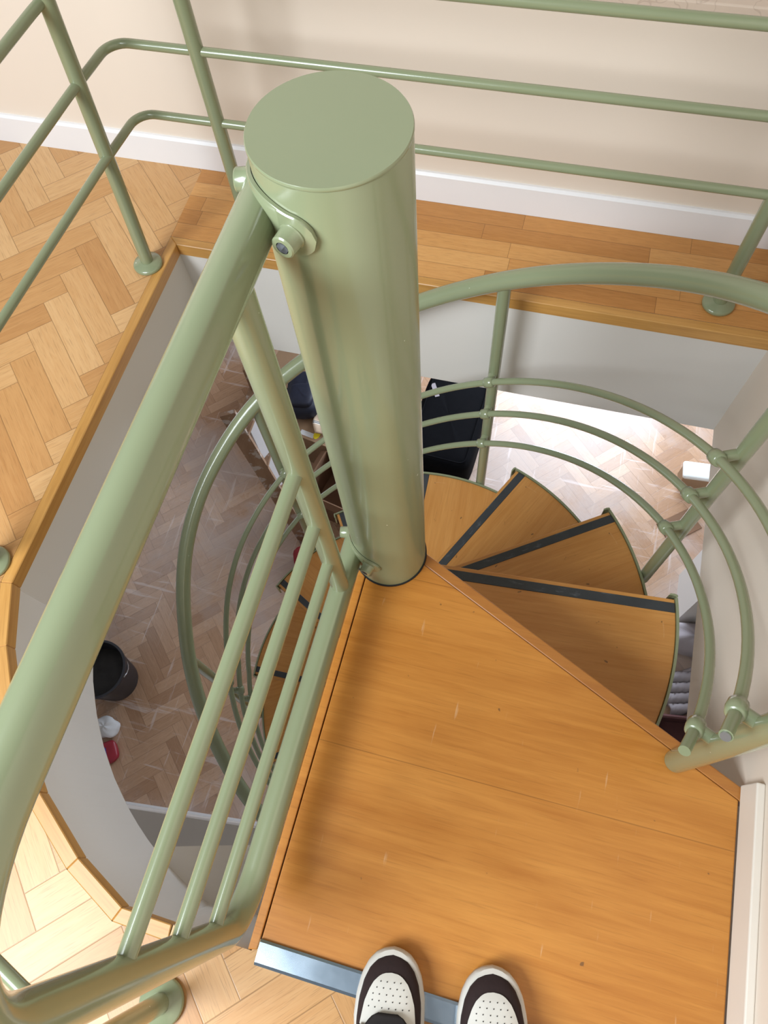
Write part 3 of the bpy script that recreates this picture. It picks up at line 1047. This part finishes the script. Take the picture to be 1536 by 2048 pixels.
# plaid scarf folded on the closed box
bm = bmesh.new()
prev = None
for i in range(22):
    y = -0.13 + 0.26 * i / 21
    row = []
    for j in range(9):
        x = -0.045 + 0.09 * j / 8 + 0.010 * math.sin(y * 30)
        row.append(bm.verts.new((x, y, 0.018 + 0.010 * math.sin(x * 70 + y * 20) + 0.006 * math.sin(y * 60))))
    if prev:
        for j in range(8):
            bm.faces.new((prev[j], prev[j+1], row[j+1], row[j]))
    prev = row
sc = link('plaid_scarf', bm, PLAID, None, True)
md = sc.modifiers.new('thick', 'SOLIDIFY'); md.thickness = 0.012; md.offset = 0
sc.location = (-0.985, 1.640, Z_LOW + 0.310); sc.rotation_euler = (0, 0, R(14))
tag(sc, 'beige plaid scarf with black and white stripes on the closed box', 'scarf')

# black suitcase leaning by the pole side
bg = tag(empty('black_suitcase', (-0.235, 1.80, Z_LOW), R(-3)), 'large black fabric suitcase on the bright lower floor', 'suitcase')
bm = bmesh.new(); blob(bm, 0.205, 0.33, 0.15, 7, 40, 24, Matrix.Translation((0, 0, 0.165)), 0.006, 4); link('case_body', bm, BLACKBAG, bg, True)
bm = bmesh.new(); tube(bm, fillet([(-0.17, -0.29, 0.316), (0.17, -0.29, 0.316), (0.17, 0.29, 0.316), (-0.17, 0.29, 0.316)], [0.04]*4, 6, True), 0.005, 8, True); link('piping', bm, BLACKBAG, bg, True)
bm = bmesh.new(); tube(bm, [(-0.06, -0.30, 0.20), (-0.055, -0.345, 0.20), (0.055, -0.345, 0.20), (0.06, -0.30, 0.20)], 0.010, 10); link('carry_handle', bm, BLACKBAG, bg, True)
bm = bmesh.new(); box(bm, -0.014, 0.014, -0.05, 0.05, 0.3165, 0.3185, Matrix.Translation((-0.135, 0.16, 0)) @ Matrix.Rotation(R(32), 4, 'Z')); tag(link('name_tag', bm, GREYCLOTH, bg), 'small pale tag')
for x in (-0.13, 0.13):
    bm = bmesh.new(); lathe(bm, [(0.022, -0.02), (0.022, 0.02)], 18, Matrix.Translation((x, 0.29, 0.022)) @ Matrix.Rotation(PI/2, 4, 'Y')); link('wheel', bm, BLACK, bg, True, 40)

# wooden step ladder, paint spattered
lad = tag(empty('step_ladder', (-1.0, 1.05, Z_LOW)), 'paint spattered wooden step ladder with white steps left of the boxes', 'ladder')
def plank(bm, p, q, w, t, side):
    p, q = Vector(p), Vector(q)
    d = (q - p).normalized()
    s = (Vector(side) - d * Vector(side).dot(d)).normalized()
    nn = d.cross(s)
    vs = [bm.verts.new(b + s * (w/2) * i + nn * (t/2) * j) for b in (p, q) for i, j in ((-1, -1), (1, -1), (1, 1), (-1, 1))]
    for f in ((0, 1, 2, 3), (7, 6, 5, 4), (0, 4, 5, 1), (1, 5, 6, 2), (2, 6, 7, 3), (3, 7, 4, 0)):
        bm.faces.new([vs[i] for i in f])
fa_, fb_ = Vector((0.085, -0.12, 0)), Vector((-0.035, 0.165, 0))
ta_, tb_ = Vector((-0.15, 0.0, 1.20)), Vector((-0.13, 0.27, 1.20))
sd_ = (fb_ - fa_).normalized()
nr_ = Vector((sd_.y, -sd_.x, 0))
for f, t in ((fa_, ta_), (fb_, tb_)):
    bm = bmesh.new(); plank(bm, f, t, 0.075, 0.024, nr_); link('ladder_rail', bm, SPATTER, lad)
for k in range(1, 5):
    u = k / 4.6
    bm = bmesh.new(); plank(bm, fa_.lerp(ta_, u), fb_.lerp(tb_, u), 0.085, 0.020, nr_); link('step', bm, SPATTER, lad)
for f, t in ((fa_, ta_), (fb_, tb_)):
    bm = bmesh.new(); plank(bm, f + Vector((-0.155, 0.20, 0)), t - Vector((0.0, -0.02, 0.06)), 0.045, 0.02, nr_); link('back_leg', bm, SPATTER, lad)
bm = bmesh.new(); plank(bm, Vector((-0.985, 1.07, -2.28)) - lad.location, Vector((-1.075, 1.16, -1.66)) - lad.location, 0.155, 0.014, (0.35, 0.94, 0))
tag(link('white_board', bm, SCUFF, lad), 'white scuffed board lying on the steps')

# red bag at the foot of the boxes
bm = bmesh.new(); blob(bm, 0.15, 0.095, 0.07, 2.6, wob=0.05, seed=9, mat=Matrix.Translation((0, 0, 0.07)))
rb_ = link('red_bag', bm, RED, None, True); rb_.location = (-0.80, 0.82, Z_LOW); rb_.rotation_euler = (0, 0, R(15))
tag(rb_, 'dark red cloth bag on the floor in front of the boxes', 'bag')

# bucket, rag and packet on the left
bk = tag(empty('bucket', (-1.72, -0.13, Z_LOW)), 'black plastic bucket on the dusty floor by the curved wall', 'bucket')
bm = bmesh.new(); lathe(bm, [(0.115, 0.0), (0.150, 0.285), (0.158, 0.285), (0.158, 0.300), (0.146, 0.300), (0.112, 0.012), (0.001, 0.012)], 40, cap=False); link('bucket_shell', bm, BUCKET, bk, True, 40)
bm = bmesh.new(); lathe(bm, [(0.001, 0.20), (0.07, 0.215), (0.134, 0.20)], 28, cap=False); link('rubble', bm, RUBBLE, bk, True)
bm = bmesh.new(); tube(bm, [(0.158 * math.cos(R(a)), 0.158 * math.sin(R(a)) * 0.75 , 0.285 - 0.10 * math.sin(R(a))) for a in range(0, 181, 12)], 0.004, 8); link('wire_handle', bm, STEEL, bk, True)
bm = bmesh.new(); blob(bm, 0.075, 0.055, 0.04, 2.2, wob=0.12, seed=5, mat=Matrix.Translation((0, 0, 0.036)))
rg = link('white_rag', bm, PAPER, None, True); rg.location = (-1.665, -0.385, Z_LOW); tag(rg, 'crumpled white rag between the bucket and the red packet', 'rag')
pk = tag(empty('snack_packet', (-1.63, -0.525, Z_LOW), R(35)), 'red packet with a blue print lying beside the white rag', 'packet')
bm = bmesh.new(); blob(bm, 0.085, 0.06, 0.022, 4, wob=0.03, seed=6, mat=Matrix.Translation((0, 0, 0.022))); link('wrapper', bm, REDP, pk, True)
bm = bmesh.new(); box(bm, -0.045, 0.03, -0.025, 0.025, 0.0435, 0.0452); link('print_patch', bm, BLUEP, pk)
bm = bmesh.new(); box(bm, -0.02, 0.012, 0.005, 0.02, 0.0455, 0.0462); link('white_patch', bm, PAPER, pk)

# small white appliance under the slab on the right
wb = tag(empty('white_box', (1.265, 1.86, Z_LOW), R(4)), 'small white plastic box with rounded lid at the far right of the lower floor', 'box')
bm = bmesh.new(); box(bm, -0.085, 0.085, -0.05, 0.05, 0.0, 0.12); bevel(link('casing', bm, CARD, wb), 0.008)
bm = bmesh.new(); box(bm, -0.092, 0.092, -0.056, 0.056, 0.121, 0.155); bevel(link('lid', bm, WHITEPL, wb), 0.014, 3)
bm = bmesh.new(); box(bm, -0.11, 0.11, -0.07, 0.07, 0, 0.006)
wood_off = link('wood_offcut', bm, CARD_D, None); wood_off.location = (1.22, 1.55, Z_LOW); wood_off.rotation_euler = (0, 0, R(40)); tag(wood_off, 'flat brown board scrap on the floor below the white box', 'board')

# heap in the gap between the top tread and the slab
bm = bmesh.new(); blob(bm, 0.16, 0.085, 0.09, 2.6, wob=0.06, seed=11, mat=Matrix.Translation((0, 0, 0.088)))
cl = link('folded_sheet', bm, GREYCLOTH, None, True); cl.location = (1.34, 0.845, Z_LOW); tag(cl, 'folded pale grey sheet against the pillar on the lower floor', 'cloth')
bm = bmesh.new()
prev = None
for i in range(22):
    y = -0.12 + 0.24 * i / 21
    row = [bm.verts.new((-0.12 + 0.24 * j / 8, y * 0.85, 0.05 + 0.022 * math.sin((y + 0.3 * (-0.12 + 0.24 * j / 8)) * 95))) for j in range(9)]
    if prev:
        for j in range(8):
            bm.faces.new((prev[j], prev[j+1], row[j+1], row[j]))
    prev = row
cl2 = link('pleated_cloth', bm, GREYCLOTH, None, True); md = cl2.modifiers.new('thick', 'SOLIDIFY'); md.thickness = 0.02
cl2.location = (1.33, 0.575, Z_LOW - 0.012); cl2.rotation_euler = (0, 0, R(30)); tag(cl2, 'pleated grey-brown cloth between the folded sheet and maroon box', 'cloth')
carton('maroon_box', 'dark maroon open box on the lower floor beneath the right wall', (1.33, 0.29, Z_LOW), R(8), 0.30, 0.24, 0.12, MAROON, True, 0.06)
